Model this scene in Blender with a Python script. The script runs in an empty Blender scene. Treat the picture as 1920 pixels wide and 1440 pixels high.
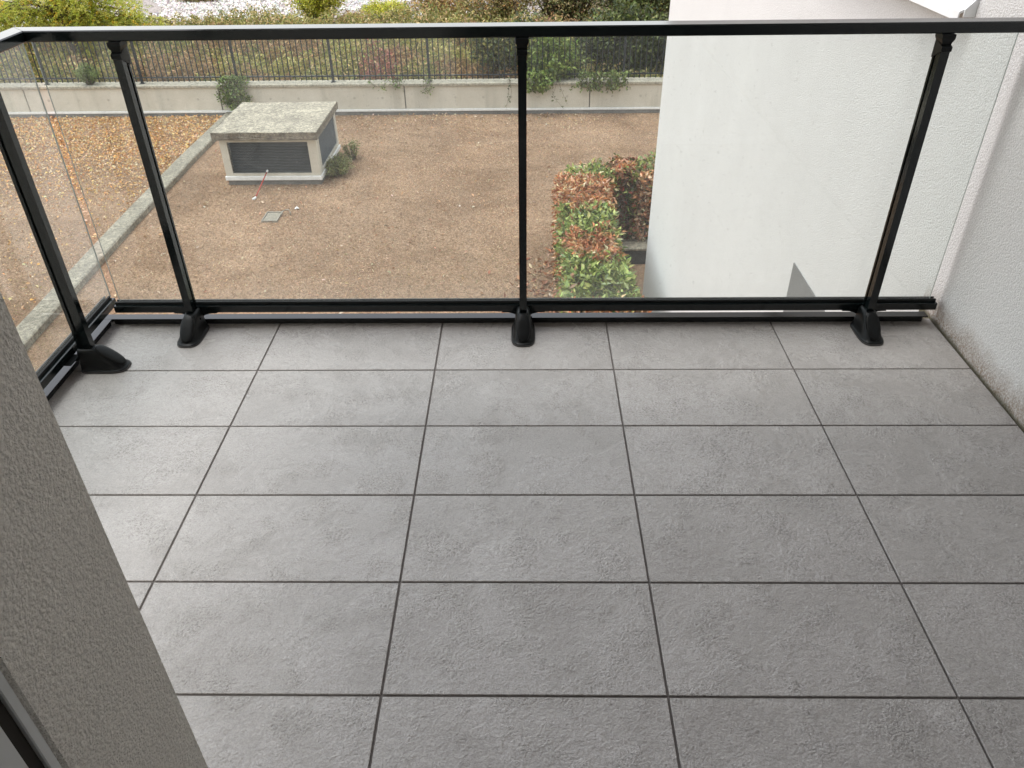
import bpy, bmesh, math, random
import numpy as np
from mathutils import Vector, Matrix

random.seed(7)
rng = np.random.default_rng(11)
scene = bpy.context.scene
col = scene.collection

# ------------------------------------------------------------------ camera
CAM = np.array([0.3031, -2.1834, 1.4800])
FWD = np.array([-0.016734, 0.817242, -0.576051])
UP = np.array([0.002154, 0.576160, 0.817334])
RT = np.array([0.999858, 0.012437, -0.011402])
FPX = 1473.17
cd = bpy.data.cameras.new('camera')
cam = bpy.data.objects.new('camera', cd)
col.objects.link(cam)
cd.sensor_fit = 'HORIZONTAL'
cd.sensor_width = 36.0
cd.lens = FPX / 1920 * 36
cd.clip_start = 0.02
cd.clip_end = 2000
m = Matrix.Identity(4)
for i in range(3):
    m[i][0], m[i][1], m[i][2], m[i][3] = RT[i], UP[i], -FWD[i], CAM[i]
cam.matrix_world = m
scene.camera = cam

# ------------------------------------------------------------------ light: bright overcast
SUN_EL, SUN_AZ = 73.0, 275.0        # azimuth clockwise from +Y; light comes from the left of the view
world = bpy.data.worlds.new('World')
scene.world = world
world.use_nodes = True
wn = world.node_tree
bg = wn.nodes['Background']
sky = wn.nodes.new('ShaderNodeTexSky')
sky.sky_type = 'NISHITA'
sky.sun_disc = False
sky.sun_elevation = math.radians(SUN_EL)
sky.sun_rotation = math.radians(SUN_AZ)
sky.altitude = 100
sky.air_density = 2.0
sky.dust_density = 1.2
sky.ozone_density = 1.0
hs = wn.nodes.new('ShaderNodeHueSaturation')
hs.inputs['Saturation'].default_value = 0.22
wn.links.new(sky.outputs[0], hs.inputs['Color'])
wb = wn.nodes.new('ShaderNodeMix')            # overcast white: takes the green cast out of the hazy sky
wb.data_type = 'RGBA'
wb.blend_type = 'MULTIPLY'
wb.inputs['Factor'].default_value = 1.0
wb.inputs['B'].default_value = (1.0, 0.982, 1.0, 1)
wn.links.new(hs.outputs[0], wb.inputs['A'])
wn.links.new(wb.outputs['Result'], bg.inputs['Color'])
bg.inputs['Strength'].default_value = 0.15
sd = bpy.data.lights.new('sun', 'SUN')
sd.energy = 0.8
sd.angle = math.radians(18)
sd.color = (1.0, 0.98, 0.95)
sun = bpy.data.objects.new('sun', sd)
col.objects.link(sun)
e, a = math.radians(SUN_EL), math.radians(SUN_AZ)
todir = Vector((math.cos(e) * math.sin(a), math.cos(e) * math.cos(a), math.sin(e)))
sun.rotation_euler = todir.to_track_quat('Z', 'Y').to_euler()
sun.location = (-6, 0, 12)
vs = scene.view_settings
vs.view_transform = 'Standard'
vs.look = 'None'
vs.gamma = 1.0
vs.use_curve_mapping = False
vs.exposure = 1.36
scene.cycles.max_bounces = 6
scene.cycles.diffuse_bounces = 3
scene.cycles.glossy_bounces = 2
scene.cycles.transparent_max_bounces = 10
scene.cycles.caustics_reflective = False
scene.cycles.caustics_refractive = False


# ------------------------------------------------------------------ helpers
def at(px, py, axis, val):
    """the point where the sight line through a photo pixel meets a plane"""
    d = FWD + RT * (px - 960) / FPX - UP * (py - 720) / FPX
    i = 'XYZ'.index(axis)
    return CAM + d * (val - CAM[i]) / d[i]


WORLD = {}


def origin(o):
    return WORLD.get(o.name, Vector((0, 0, 0))) if o else Vector((0, 0, 0))


def empty(name, loc, label=None, cat=None, group=None):
    o = bpy.data.objects.new(name, None)
    col.objects.link(o)
    o.location = loc
    o.empty_display_size = 0.1
    WORLD[o.name] = Vector(loc)
    tag(o, label, cat, group)
    return o


def tag(o, label=None, cat=None, group=None, kind=None):
    if label: o['label'] = label
    if cat: o['category'] = cat
    if group: o['group'] = group
    if kind: o['kind'] = kind
    return o


def place(name, me, mats, parent=None, smooth=False):
    """link a mesh whose vertices are in world space; origin goes to its centre bottom"""
    n = len(me.vertices)
    v = np.empty(n * 3)
    me.vertices.foreach_get('co', v)
    v = v.reshape(-1, 3)
    lo, hi = v.min(0), v.max(0)
    c = np.array([(lo[0] + hi[0]) / 2, (lo[1] + hi[1]) / 2, lo[2]])
    me.vertices.foreach_set('co', (v - c).ravel())
    for mt in (mats if isinstance(mats, (list, tuple)) else [mats]):
        me.materials.append(mt)
    if smooth:
        me.polygons.foreach_set('use_smooth', [True] * len(me.polygons))
    me.update()
    o = bpy.data.objects.new(name, me)
    col.objects.link(o)
    if parent:
        o.parent = parent
    o.location = Vector(c) - origin(parent)
    WORLD[o.name] = Vector(c)
    return o


def bm_obj(name, bm, mats, parent=None, smooth=False):
    me = bpy.data.meshes.new(name)
    bmesh.ops.recalc_face_normals(bm, faces=bm.faces)
    bm.to_mesh(me)
    bm.free()
    return place(name, me, mats, parent, smooth)


def add_box(bm, x0, x1, y0, y1, z0, z1, bevel=0.0, seg=1):
    r = bmesh.ops.create_cube(bm, size=1.0)
    for v in r['verts']:
        v.co = Vector(((x0 + x1) / 2 + v.co.x * (x1 - x0), (y0 + y1) / 2 + v.co.y * (y1 - y0), (z0 + z1) / 2 + v.co.z * (z1 - z0)))
    if bevel:
        es = list({e for v in r['verts'] for e in v.link_edges})
        bmesh.ops.bevel(bm, geom=es, offset=bevel, segments=seg, affect='EDGES', profile=0.5)


def box(name, x0, x1, y0, y1, z0, z1, mat, parent=None, bevel=0.0, seg=1):
    bm = bmesh.new()
    add_box(bm, x0, x1, y0, y1, z0, z1, bevel, seg)
    return bm_obj(name, bm, mat, parent)


def add_prism(bm, pts, axis, a0, a1):
    """extrude a 2D outline along an axis; pts are the two other coordinates in xyz order"""
    def mk(p, t):
        q = list(p)
        q.insert('XYZ'.index(axis), t)
        return bm.verts.new(q)
    A = [mk(p, a0) for p in pts]
    B = [mk(p, a1) for p in pts]
    n = len(pts)
    for i in range(n):
        bm.faces.new((A[i], A[(i + 1) % n], B[(i + 1) % n], B[i]))
    bm.faces.new(A[::-1])
    bm.faces.new(B)


def prism(name, pts, axis, a0, a1, mat, parent=None):
    bm = bmesh.new()
    add_prism(bm, pts, axis, a0, a1)
    return bm_obj(name, bm, mat, parent)


def add_tube(bm, pts, radii, n=6):
    rings = []
    pts = [Vector(p) for p in pts]
    for i, p in enumerate(pts):
        d = (pts[min(i + 1, len(pts) - 1)] - pts[max(i - 1, 0)]).normalized()
        u = d.orthogonal().normalized()
        w = d.cross(u)
        r = radii[i] if isinstance(radii, (list, tuple)) else radii
        rings.append([bm.verts.new(p + (u * math.cos(2 * math.pi * k / n) + w * math.sin(2 * math.pi * k / n)) * r) for k in range(n)])
    for A, B in zip(rings[:-1], rings[1:]):
        for k in range(n):
            bm.faces.new((A[k], A[(k + 1) % n], B[(k + 1) % n], B[k]))
    bm.faces.new(rings[0][::-1])
    bm.faces.new(rings[-1])


def np_mesh(name, V, F, C=None):
    me = bpy.data.meshes.new(name)
    V = np.asarray(V, dtype=np.float32)
    F = np.asarray(F, dtype=np.int32)
    me.vertices.add(len(V))
    me.vertices.foreach_set('co', V.ravel())
    k = F.shape[1]
    me.loops.add(F.size)
    me.loops.foreach_set('vertex_index', F.ravel())
    me.polygons.add(len(F))
    me.polygons.foreach_set('loop_start', np.arange(0, F.size, k, dtype=np.int32))
    me.update(calc_edges=True)
    if C is not None:
        at_ = me.color_attributes.new('Col', 'FLOAT_COLOR', 'CORNER')
        cc = np.ones((F.size, 4), dtype=np.float32)
        cc[:, :3] = np.repeat(np.asarray(C, dtype=np.float32), k, axis=0)
        at_.data.foreach_set('color', cc.ravel())
    return me


def unit(v):
    return v / np.maximum(np.linalg.norm(v, axis=1, keepdims=True), 1e-9)


def pick(pal, n, jitter=0.22, w=None):
    pal = np.array(pal)
    w = np.array(w, float) / np.sum(w) if w is not None else None
    c = pal[rng.choice(len(pal), n, p=w)]
    return np.clip(c * (1 + rng.normal(0, jitter, (n, 1))) * (1 + rng.normal(0, 0.07, (n, 3))), 0.004, 0.85)


def leaves(P, L, C, up=0.6, aspect=0.45, fold=0.12, D=None, curl=0.15):
    """one pointed, folded two-triangle leaf at every point"""
    n = len(P)
    nor = rng.normal(0, 1, (n, 3))
    nor[:, 2] = np.abs(nor[:, 2]) * 0.6 + up
    nor = unit(nor)
    d = rng.normal(0, 1, (n, 3)) if D is None else D + rng.normal(0, 0.25, (n, 3))
    d = unit(d - nor * (d * nor).sum(1, keepdims=True))
    s = np.cross(nor, d)
    L = np.broadcast_to(np.asarray(L, float), (n,))[:, None]
    W = L * aspect / 2
    mid = P + d * L * 0.45
    V = np.stack([P, mid + s * W + nor * L * fold, P + d * L - nor * L * curl, mid - s * W + nor * L * fold], 1).reshape(-1, 3)
    b = np.arange(n)[:, None] * 4
    F = np.concatenate([b + np.array([[0, 1, 2]]), b + np.array([[0, 2, 3]])], 1).reshape(-1, 3)
    return V, F, np.repeat(C, 2, axis=0)


def join_np(parts):
    V, F, C, o = [], [], [], 0
    for v, f, c in parts:
        V.append(v); F.append(f + o); C.append(c); o += len(v)
    return np.concatenate(V), np.concatenate(F), np.concatenate(C)


# ------------------------------------------------------------------ materials
def mat_new(name):
    mt = bpy.data.materials.new(name)
    mt.use_nodes = True
    nt = mt.node_tree
    return mt, nt, nt.nodes['Principled BSDF'], nt.nodes, nt.links


def noise(N, L, vec, scale, detail=4, rough=0.55, dist=0.0):
    n = N.new('ShaderNodeTexNoise')
    n.inputs['Scale'].default_value = scale
    n.inputs['Detail'].default_value = detail
    n.inputs['Roughness'].default_value = rough
    n.inputs['Distortion'].default_value = dist
    if vec is not None: L.new(vec, n.inputs['Vector'])
    return n.outputs['Fac']


def ramp(N, L, fac, stops):
    r = N.new('ShaderNodeValToRGB')
    L.new(fac, r.inputs['Fac'])
    el = r.color_ramp.elements
    while len(el) < len(stops): el.new(0.5)
    for k, (p, c) in enumerate(stops):
        el[k].position = p
        el[k].color = (c, c, c, 1) if isinstance(c, (int, float)) else (*c, 1)
    return r.outputs['Color']


def mixc(N, L, fac, a, b, mode='MIX'):
    x = N.new('ShaderNodeMix')
    x.data_type = 'RGBA'
    x.blend_type = mode
    for sock, v in ((x.inputs['Factor'], fac), (x.inputs['A'], a), (x.inputs['B'], b)):
        if isinstance(v, (int, float)): sock.default_value = v
        elif isinstance(v, tuple): sock.default_value = (*v, 1)
        else: L.new(v, sock)
    return x.outputs['Result']


def mth(N, L, op, a, b=None):
    x = N.new('ShaderNodeMath')
    x.operation = op
    for k, v in enumerate((a, b)):
        if v is None: continue
        if isinstance(v, (int, float)): x.inputs[k].default_value = v
        else: L.new(v, x.inputs[k])
    return x.outputs[0]


def bump(N, L, bsdf, h, strength, dist):
    b = N.new('ShaderNodeBump')
    b.inputs['Strength'].default_value = strength
    b.inputs['Distance'].default_value = dist
    L.new(h, b.inputs['Height'])
    L.new(b.outputs[0], bsdf.inputs['Normal'])


def worldpos(N):
    return N.new('ShaderNodeNewGeometry').outputs['Position']


def stretch(N, L, vec, s):
    mp = N.new('ShaderNodeMapping')
    mp.inputs['Scale'].default_value = s
    L.new(vec, mp.inputs['Vector'])
    return mp.outputs[0]


def plain(name, c, rough=0.5, metal=0.0, spec=0.5, grain=0.0, gscale=200):
    mt, nt, b, N, L = mat_new(name)
    b.inputs['Roughness'].default_value = rough
    b.inputs['Metallic'].default_value = metal
    b.inputs['Specular IOR Level'].default_value = spec
    p = worldpos(N)
    f = noise(N, L, p, 14, 5)
    L.new(mixc(N, L, f, tuple(x * (1 - 0.2) for x in c), tuple(min(1, x * 1.2) for x in c)), b.inputs['Base Color'])
    if grain:
        bump(N, L, b, noise(N, L, p, gscale, 3), grain, 0.002)
    return mt


def make_tile():
    mt, nt, b, N, L = mat_new('porcelain tile')
    tc = N.new('ShaderNodeTexCoord').outputs['Object']
    oi = N.new('ShaderNodeObjectInfo').outputs['Random']
    cx = N.new('ShaderNodeCombineXYZ')
    L.new(mth(N, L, 'MULTIPLY', oi, 57.0), cx.inputs[0])
    L.new(mth(N, L, 'MULTIPLY', oi, 31.0), cx.inputs[1])
    L.new(mth(N, L, 'MULTIPLY', oi, 13.0), cx.inputs[2])
    va = N.new('ShaderNodeVectorMath'); va.operation = 'ADD'
    L.new(tc, va.inputs[0]); L.new(cx.outputs[0], va.inputs[1])
    v = va.outputs[0]
    cloud = noise(N, L, v, 4.5, 3, 0.6, 0.6)
    mid = noise(N, L, stretch(N, L, v, (1.0, 1.35, 1)), 52, 5, 0.74, 0.3)
    fine = noise(N, L, v, 170, 2, 0.65)
    patch = ramp(N, L, noise(N, L, v, 9, 3, 0.6), [(0.47, 0.0), (0.62, 1.0)])
    c1 = mixc(N, L, ramp(N, L, cloud, [(0.3, 0.0), (0.72, 1.0)]), (0.358, 0.334, 0.312), (0.442, 0.418, 0.396))
    c2 = mixc(N, L, mth(N, L, 'MULTIPLY', ramp(N, L, mid, [(0.34, 1.0), (0.52, 0.0)]), 0.32), c1, (0.25, 0.23, 0.21))
    grain = noise(N, L, v, 260, 2, 0.7)
    c2 = mixc(N, L, 1.0, c2, ramp(N, L, grain, [(0.3, 0.80), (0.7, 1.14)]), 'MULTIPLY')  # tile print speckle that also puts relief contrast into the colour
    pit = mth(N, L, 'MULTIPLY', ramp(N, L, fine, [(0.36, 1.0), (0.47, 0.0)]), mth(N, L, 'ADD', patch, 0.22))
    c3 = mixc(N, L, mth(N, L, 'MULTIPLY', pit, 0.42), c2, (0.115, 0.105, 0.096))
    tint = N.new('ShaderNodeHueSaturation')
    L.new(c3, tint.inputs['Color'])
    L.new(mth(N, L, 'ADD', mth(N, L, 'MULTIPLY', oi, 0.09), 0.955), tint.inputs['Value'])
    L.new(tint.outputs[0], b.inputs['Base Color'])
    L.new(ramp(N, L, cloud, [(0.3, 0.34), (0.7, 0.20)]), b.inputs['Roughness'])
    b.inputs['Specular IOR Level'].default_value = 0.8
    h = mth(N, L, 'ADD', mth(N, L, 'MULTIPLY', mid, 1.0), mth(N, L, 'MULTIPLY', mth(N, L, 'MULTIPLY', fine, mth(N, L, 'ADD', patch, 0.45)), 0.8))
    h = mth(N, L, 'ADD', h, mth(N, L, 'MULTIPLY', cloud, 1.6))
    bump(N, L, b, h, 0.62, 0.006)
    return mt


def make_stucco(name, c, scale, strength, stain=False, dirt=0.08):
    mt, nt, b, N, L = mat_new(name)
    p = worldpos(N)
    b.inputs['Roughness'].default_value = 0.9
    b.inputs['Specular IOR Level'].default_value = 0.2
    vo = N.new('ShaderNodeTexVoronoi')
    vo.feature = 'SMOOTH_F1'
    vo.inputs['Scale'].default_value = scale
    vo.inputs['Smoothness'].default_value = 0.6
    # jitter the cell pattern so that no grid shows
    nv = N.new('ShaderNodeTexNoise'); nv.inputs['Scale'].default_value = scale * 0.5
    L.new(p, nv.inputs['Vector'])
    vm = N.new('ShaderNodeVectorMath'); vm.operation = 'MULTIPLY_ADD'
    L.new(nv.outputs['Color'], vm.inputs[0]); vm.inputs[1].default_value = (1.2 / scale,) * 3; L.new(p, vm.inputs[2])
    L.new(vm.outputs[0], vo.inputs['Vector'])
    fine = noise(N, L, p, scale * 1.7, 2, 0.6)
    h = mth(N, L, 'ADD', mth(N, L, 'MULTIPLY', vo.outputs['Distance'], -0.9), fine)
    big = noise(N, L, p, 0.9, 5, 0.6)
    cc = mixc(N, L, ramp(N, L, big, [(0.35, 0.0), (0.7, 1.0)]), tuple(x * (1 - dirt) for x in c), c)
    cc = mixc(N, L, mth(N, L, 'MULTIPLY', ramp(N, L, fine, [(0.3, 1.0), (0.5, 0.0)]), 0.35), cc, tuple(x * 0.72 for x in c))  # hollows of the grain darkened in the colour, as relief shading
    relief_tone = noise(N, L, p, scale * 1.05, 2, 0.7)
    cc = mixc(N, L, 1.0, cc, ramp(N, L, relief_tone, [(0.32, 0.84), (0.66, 1.05)]), 'MULTIPLY')  # light and dark of the stucco relief put into the colour
    if stain:
        run = noise(N, L, stretch(N, L, p, (3.0, 3.0, 0.12)), 1.0, 4, 0.6)
        cc = mixc(N, L, mth(N, L, 'MULTIPLY', ramp(N, L, run, [(0.52, 0.0), (0.74, 1.0)]), 0.08), cc, tuple(x * 0.72 for x in c))
        sx = N.new('ShaderNodeSeparateXYZ'); L.new(p, sx.inputs[0])
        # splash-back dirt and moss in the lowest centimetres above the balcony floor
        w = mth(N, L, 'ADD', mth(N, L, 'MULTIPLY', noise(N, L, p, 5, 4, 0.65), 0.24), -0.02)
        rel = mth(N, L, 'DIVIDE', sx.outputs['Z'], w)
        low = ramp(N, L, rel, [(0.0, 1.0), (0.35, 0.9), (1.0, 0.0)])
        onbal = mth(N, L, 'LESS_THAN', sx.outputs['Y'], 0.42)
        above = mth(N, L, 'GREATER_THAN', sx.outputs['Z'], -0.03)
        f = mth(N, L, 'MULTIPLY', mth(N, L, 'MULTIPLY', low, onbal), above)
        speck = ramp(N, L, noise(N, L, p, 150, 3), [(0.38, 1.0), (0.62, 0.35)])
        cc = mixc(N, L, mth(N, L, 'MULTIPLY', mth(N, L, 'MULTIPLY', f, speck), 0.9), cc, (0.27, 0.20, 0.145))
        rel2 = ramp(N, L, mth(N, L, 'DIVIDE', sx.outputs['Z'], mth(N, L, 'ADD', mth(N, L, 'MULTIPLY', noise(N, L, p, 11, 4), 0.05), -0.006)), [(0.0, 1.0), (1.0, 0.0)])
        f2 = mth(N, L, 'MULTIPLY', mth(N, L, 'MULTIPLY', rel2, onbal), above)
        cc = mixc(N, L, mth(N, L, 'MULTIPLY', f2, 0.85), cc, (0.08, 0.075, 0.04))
        # small dark specks on the outer wall
        sp = ramp(N, L, noise(N, L, p, 60, 1, 0.4), [(0.19, 1.0), (0.21, 0.0)])
        cc = mixc(N, L, mth(N, L, 'MULTIPLY', sp, 0.35), cc, (0.3, 0.28, 0.25))
    L.new(cc, b.inputs['Base Color'])
    bump(N, L, b, h, strength, 0.6 / scale)
    return mt


def make_concrete(name, c, c2, mottling=6.0, streak=False, lichen=0.0, bstr=0.3):
    mt, nt, b, N, L = mat_new(name)
    p = worldpos(N)
    b.inputs['Roughness'].default_value = 0.9
    b.inputs['Specular IOR Level'].default_value = 0.2
    f = noise(N, L, p, mottling, 7, 0.65, 0.3)
    cc = mixc(N, L, ramp(N, L, f, [(0.32, 0.0), (0.68, 1.0)]), c2, c)
    if streak:
        s = noise(N, L, stretch(N, L, p, (2.3, 2.3, 0.22)), 1.3, 5, 0.6)
        cc = mixc(N, L, mth(N, L, 'MULTIPLY', ramp(N, L, s, [(0.5, 0.0), (0.66, 1.0)]), 0.4), cc, tuple(x * 0.62 for x in c2))
    if lichen:
        l1 = noise(N, L, p, 17, 5, 0.8)
        l2 = noise(N, L, p, 2.2, 4, 0.6)
        k = mth(N, L, 'MULTIPLY', ramp(N, L, l1, [(0.46, 0.0), (0.56, 1.0)]), ramp(N, L, l2, [(0.3, 0.25), (0.62, 1.0)]))
        cc = mixc(N, L, mth(N, L, 'MULTIPLY', k, lichen), cc, (0.62, 0.555, 0.42))
        d = ramp(N, L, noise(N, L, p, 22, 5, 0.78), [(0.38, 1.0), (0.5, 0.0)])
        cc = mixc(N, L, mth(N, L, 'MULTIPLY', d, 0.6), cc, (0.085, 0.08, 0.07))
    L.new(cc, b.inputs['Base Color'])
    bump(N, L, b, noise(N, L, p, 45, 6, 0.7), bstr, 0.01)
    return mt


def make_powder(name, c, rough, grime=0.0, spec=0.42):
    mt, nt, b, N, L = mat_new(name)
    p = worldpos(N)
    b.inputs['Specular IOR Level'].default_value = spec
    f = noise(N, L, p, 30, 3, 0.6)
    d = ramp(N, L, noise(N, L, p, 9, 6, 0.7), [(0.5, 0.0), (0.75, 1.0)])
    cc = mixc(N, L, mth(N, L, 'MULTIPLY', d, grime), c, (0.06, 0.055, 0.048))
    L.new(cc, b.inputs['Base Color'])
    L.new(ramp(N, L, f, [(0.3, rough * 0.8), (0.7, rough * 1.25)]), b.inputs['Roughness'])
    return mt


def make_glass():
    mt, nt, b, N, L = mat_new('railing glass')
    N.remove(b)
    out = N['Material Output']
    p = worldpos(N)
    fr = N.new('ShaderNodeFresnel')
    bk = N.new('ShaderNodeNewGeometry').outputs['Backfacing']      # straight-through panes: same reflectance from either side
    L.new(mth(N, L, 'ADD', mth(N, L, 'MULTIPLY', bk, 1 / 1.5 - 1.5), 1.5), fr.inputs['IOR'])
    tr = N.new('ShaderNodeBsdfTransparent'); tr.inputs['Color'].default_value = (0.948, 0.976, 0.966, 1)
    gl = N.new('ShaderNodeBsdfGlossy'); gl.inputs['Roughness'].default_value = 0.01
    mx = N.new('ShaderNodeMixShader')
    L.new(fr.outputs[0], mx.inputs[0]); L.new(tr.outputs[0], mx.inputs[1]); L.new(gl.outputs[0], mx.inputs[2])
    du = N.new('ShaderNodeBsdfDiffuse'); du.inputs['Color'].default_value = (0.75, 0.75, 0.72, 1)
    tl = N.new('ShaderNodeBsdfTranslucent'); tl.inputs['Color'].default_value = (0.75, 0.75, 0.72, 1)
    dm = N.new('ShaderNodeMixShader'); dm.inputs[0].default_value = 0.6
    L.new(du.outputs[0], dm.inputs[1]); L.new(tl.outputs[0], dm.inputs[2])
    film = ramp(N, L, noise(N, L, stretch(N, L, p, (6, 6, 1.1)), 2.2, 5, 0.6), [(0.35, 0.020), (0.75, 0.050)])
    sz = N.new('ShaderNodeSeparateXYZ'); L.new(p, sz.inputs[0])
    low = mth(N, L, 'MULTIPLY', ramp(N, L, mth(N, L, 'ADD', sz.outputs['Z'], mth(N, L, 'MULTIPLY', noise(N, L, p, 9, 3), 0.12)), [(0.12, 1.0), (0.26, 0.0)]), 0.06)
    film = mth(N, L, 'ADD', film, low)
    drops = mth(N, L, 'MULTIPLY', ramp(N, L, noise(N, L, p, 95, 2, 0.4), [(0.68, 0.0), (0.74, 1.0)]), 0.10)
    m2 = N.new('ShaderNodeMixShader')
    L.new(mth(N, L, 'ADD', film, drops), m2.inputs[0])
    L.new(mx.outputs[0], m2.inputs[1]); L.new(dm.outputs[0], m2.inputs[2])
    L.new(m2.outputs[0], out.inputs['Surface'])
    return mt


def make_leaf(name, rough=0.5, trans=0.25):
    mt, nt, b, N, L = mat_new(name)
    at_ = N.new('ShaderNodeAttribute'); at_.attribute_name = 'Col'
    p = worldpos(N)
    c = mixc(N, L, noise(N, L, p, 60, 3), at_.outputs['Color'], at_.outputs['Color'])
    v = N.new('ShaderNodeHueSaturation')
    L.new(at_.outputs['Color'], v.inputs['Color'])
    L.new(ramp(N, L, noise(N, L, p, 70, 3), [(0.3, 0.8), (0.7, 1.2)]), v.inputs['Value'])
    L.new(v.outputs[0], b.inputs['Base Color'])
    b.inputs['Roughness'].default_value = rough
    b.inputs['Specular IOR Level'].default_value = 0.35
    tl = N.new('ShaderNodeBsdfTranslucent')
    L.new(v.outputs[0], tl.inputs['Color'])
    mx = N.new('ShaderNodeMixShader'); mx.inputs[0].default_value = trans
    L.new(b.outputs[0], mx.inputs[1]); L.new(tl.outputs[0], mx.inputs[2])
    L.new(mx.outputs[0], N['Material Output'].inputs['Surface'])
    return mt


def make_soil(name, a, b_, c, s=1.0):
    mt, nt, b, N, L = mat_new(name)
    p = worldpos(N)
    b.inputs['Roughness'].default_value = 1.0
    b.inputs['Specular IOR Level'].default_value = 0.1
    big = ramp(N, L, noise(N, L, p, 0.55 * s, 6, 0.65, 0.4), [(0.33, 0.0), (0.66, 1.0)])
    cc = mixc(N, L, big, a, b_)
    f = ramp(N, L, noise(N, L, stretch(N, L, p, (1, 0.8, 1)), 38 * s, 4, 0.75), [(0.38, 1.0), (0.56, 0.0)])
    cc = mixc(N, L, mth(N, L, 'MULTIPLY', f, 0.75), cc, c)
    L.new(cc, b.inputs['Base Color'])
    bump(N, L, b, noise(N, L, p, 55 * s, 3, 0.75), 0.8, 0.03)
    return mt


M = {
    'tile': make_tile(),
    'grout': plain('grout', (0.155, 0.140, 0.131), 0.95, spec=0.1, grain=0.3),
    'stucco': make_stucco('white stucco', (0.725, 0.717, 0.70), 165, 0.6, stain=True, dirt=0.06),
    'stucco_lightened': make_stucco('lightened stucco', (0.86, 0.82, 0.75), 250, 0.75, dirt=0.12),  # white stucco again, base colour raised to lighten the shaded door reveal
    'grey_render': make_stucco('grey render', (0.23, 0.228, 0.22), 160, 0.15, dirt=0.15),
    'slab': make_concrete('slab concrete', (0.42, 0.41, 0.39), (0.34, 0.33, 0.31)),
    'black': make_powder('dark green-black powder coat', (0.0055, 0.0085, 0.0090), 0.13, 0.02),
    'plastic': make_powder('black cast foot', (0.0045, 0.0055, 0.0058), 0.36, 0.03, 0.2),
    'rubber': plain('grey rubber pad', (0.05, 0.047, 0.045), 0.7),
    'glass': make_glass(),
    'glass_edge': plain('glass edge', (0.34, 0.39, 0.365), 0.15),
    'gasket': plain('glazing gasket', (0.006, 0.0065, 0.0065), 0.6),
    'sill': plain('white lacquered aluminium', (0.80, 0.81, 0.81), 0.35),
    'frame': plain('grey aluminium frame', (0.62, 0.63, 0.62), 0.45),
    'brush': plain('dark brush seal', (0.02, 0.016, 0.012), 0.9),
    'room': plain('interior paint', (0.75, 0.74, 0.72), 0.9),
    'concrete': make_concrete('pale wall concrete', (0.64, 0.60, 0.515), (0.55, 0.51, 0.425), 2.2, streak=True, bstr=0.15),
    'concrete_patch': make_concrete('tie hole mortar', (0.50, 0.47, 0.40), (0.42, 0.39, 0.33), 20),
    'coping': make_concrete('weathered coping', (0.42, 0.39, 0.32), (0.26, 0.24, 0.19), 9, lichen=0.6),
    'lichen': make_concrete('lichen concrete', (0.31, 0.275, 0.215), (0.17, 0.15, 0.12), 3.2, lichen=0.75, bstr=0.5),
    'kerb': make_concrete('kerb concrete', (0.25, 0.228, 0.18), (0.16, 0.145, 0.113), 3.0, lichen=0.45, bstr=0.5),
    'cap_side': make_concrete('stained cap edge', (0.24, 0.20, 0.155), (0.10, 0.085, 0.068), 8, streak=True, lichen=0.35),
    'plinth': make_concrete('bitumen plinth', (0.24, 0.235, 0.22), (0.16, 0.155, 0.145), 5, streak=True),
    'dark_face': make_concrete('dark kerb face', (0.065, 0.067, 0.068), (0.045, 0.046, 0.047), 12),
    'strip': plain('white flashing strip', (0.80, 0.795, 0.77), 0.5),
    'louvre': plain('dark louvre metal', (0.048, 0.058, 0.068), 0.5),
    'louvre_back': plain('louvre void shade', (0.012, 0.013, 0.014), 0.9),  # near-black sheet, paints the darkness of the shaft behind the slats
    'mesh': plain('grey grille', (0.12, 0.135, 0.15), 0.6),
    'fence': make_powder('fence paint', (0.014, 0.019, 0.025), 0.45, 0.2),
    'red': plain('red pole paint', (0.42, 0.05, 0.035), 0.5),
    'white': plain('white plastic', (0.72, 0.72, 0.70), 0.5),
    'hatch': make_concrete('hatch cover', (0.30, 0.27, 0.22), (0.21, 0.19, 0.15), 12, lichen=0.25),
    'hatch_rim': plain('hatch rim metal', (0.31, 0.285, 0.24), 0.6),
    'lawn': make_soil('dry lawn soil', (0.25, 0.158, 0.098), (0.455, 0.312, 0.205), (0.11, 0.071, 0.046)),
    'earth': make_soil('rough earth', (0.13, 0.105, 0.06), (0.22, 0.165, 0.10), (0.07, 0.055, 0.035)),
    'gravel': make_soil('pale rubble', (0.30, 0.265, 0.24), (0.42, 0.375, 0.34), (0.10, 0.085, 0.075), 0.3),
    'stone': make_leaf('rubble stone', 0.9, 0.0),
    'leaf': make_leaf('foliage', 0.5, 0.28),
    'glossy_leaf': make_leaf('glossy evergreen leaf', 0.32, 0.15),
    'dead_leaf': make_leaf('dead leaf', 0.6, 0.2),
    'blade': make_leaf('grass blade', 0.8, 0.2),
    'bark': make_soil('bark', (0.075, 0.05, 0.035), (0.11, 0.075, 0.05), (0.03, 0.02, 0.015), 1.0),
    'twig': make_soil('twig bark', (0.12, 0.085, 0.06), (0.17, 0.12, 0.085), (0.05, 0.035, 0.025), 1.0),
}

G = -3.70          # garden level
B = -3.50          # level behind the boundary wall
FAC = -1.683       # outer face of the facade
WX = 1.79          # side wall of the balcony and of the wing
WEND = 6.62        # far corner of the wing

# ------------------------------------------------------------------ ground
def sheet(name, x0, x1, y0, y1, z, mat):
    bm = bmesh.new()
    vs_ = [bm.verts.new((x, y, z)) for x, y in ((x0, y0), (x1, y0), (x1, y1), (x0, y1))]
    bm.faces.new(vs_)
    return tag(bm_obj(name, bm, mat), kind='structure')


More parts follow.
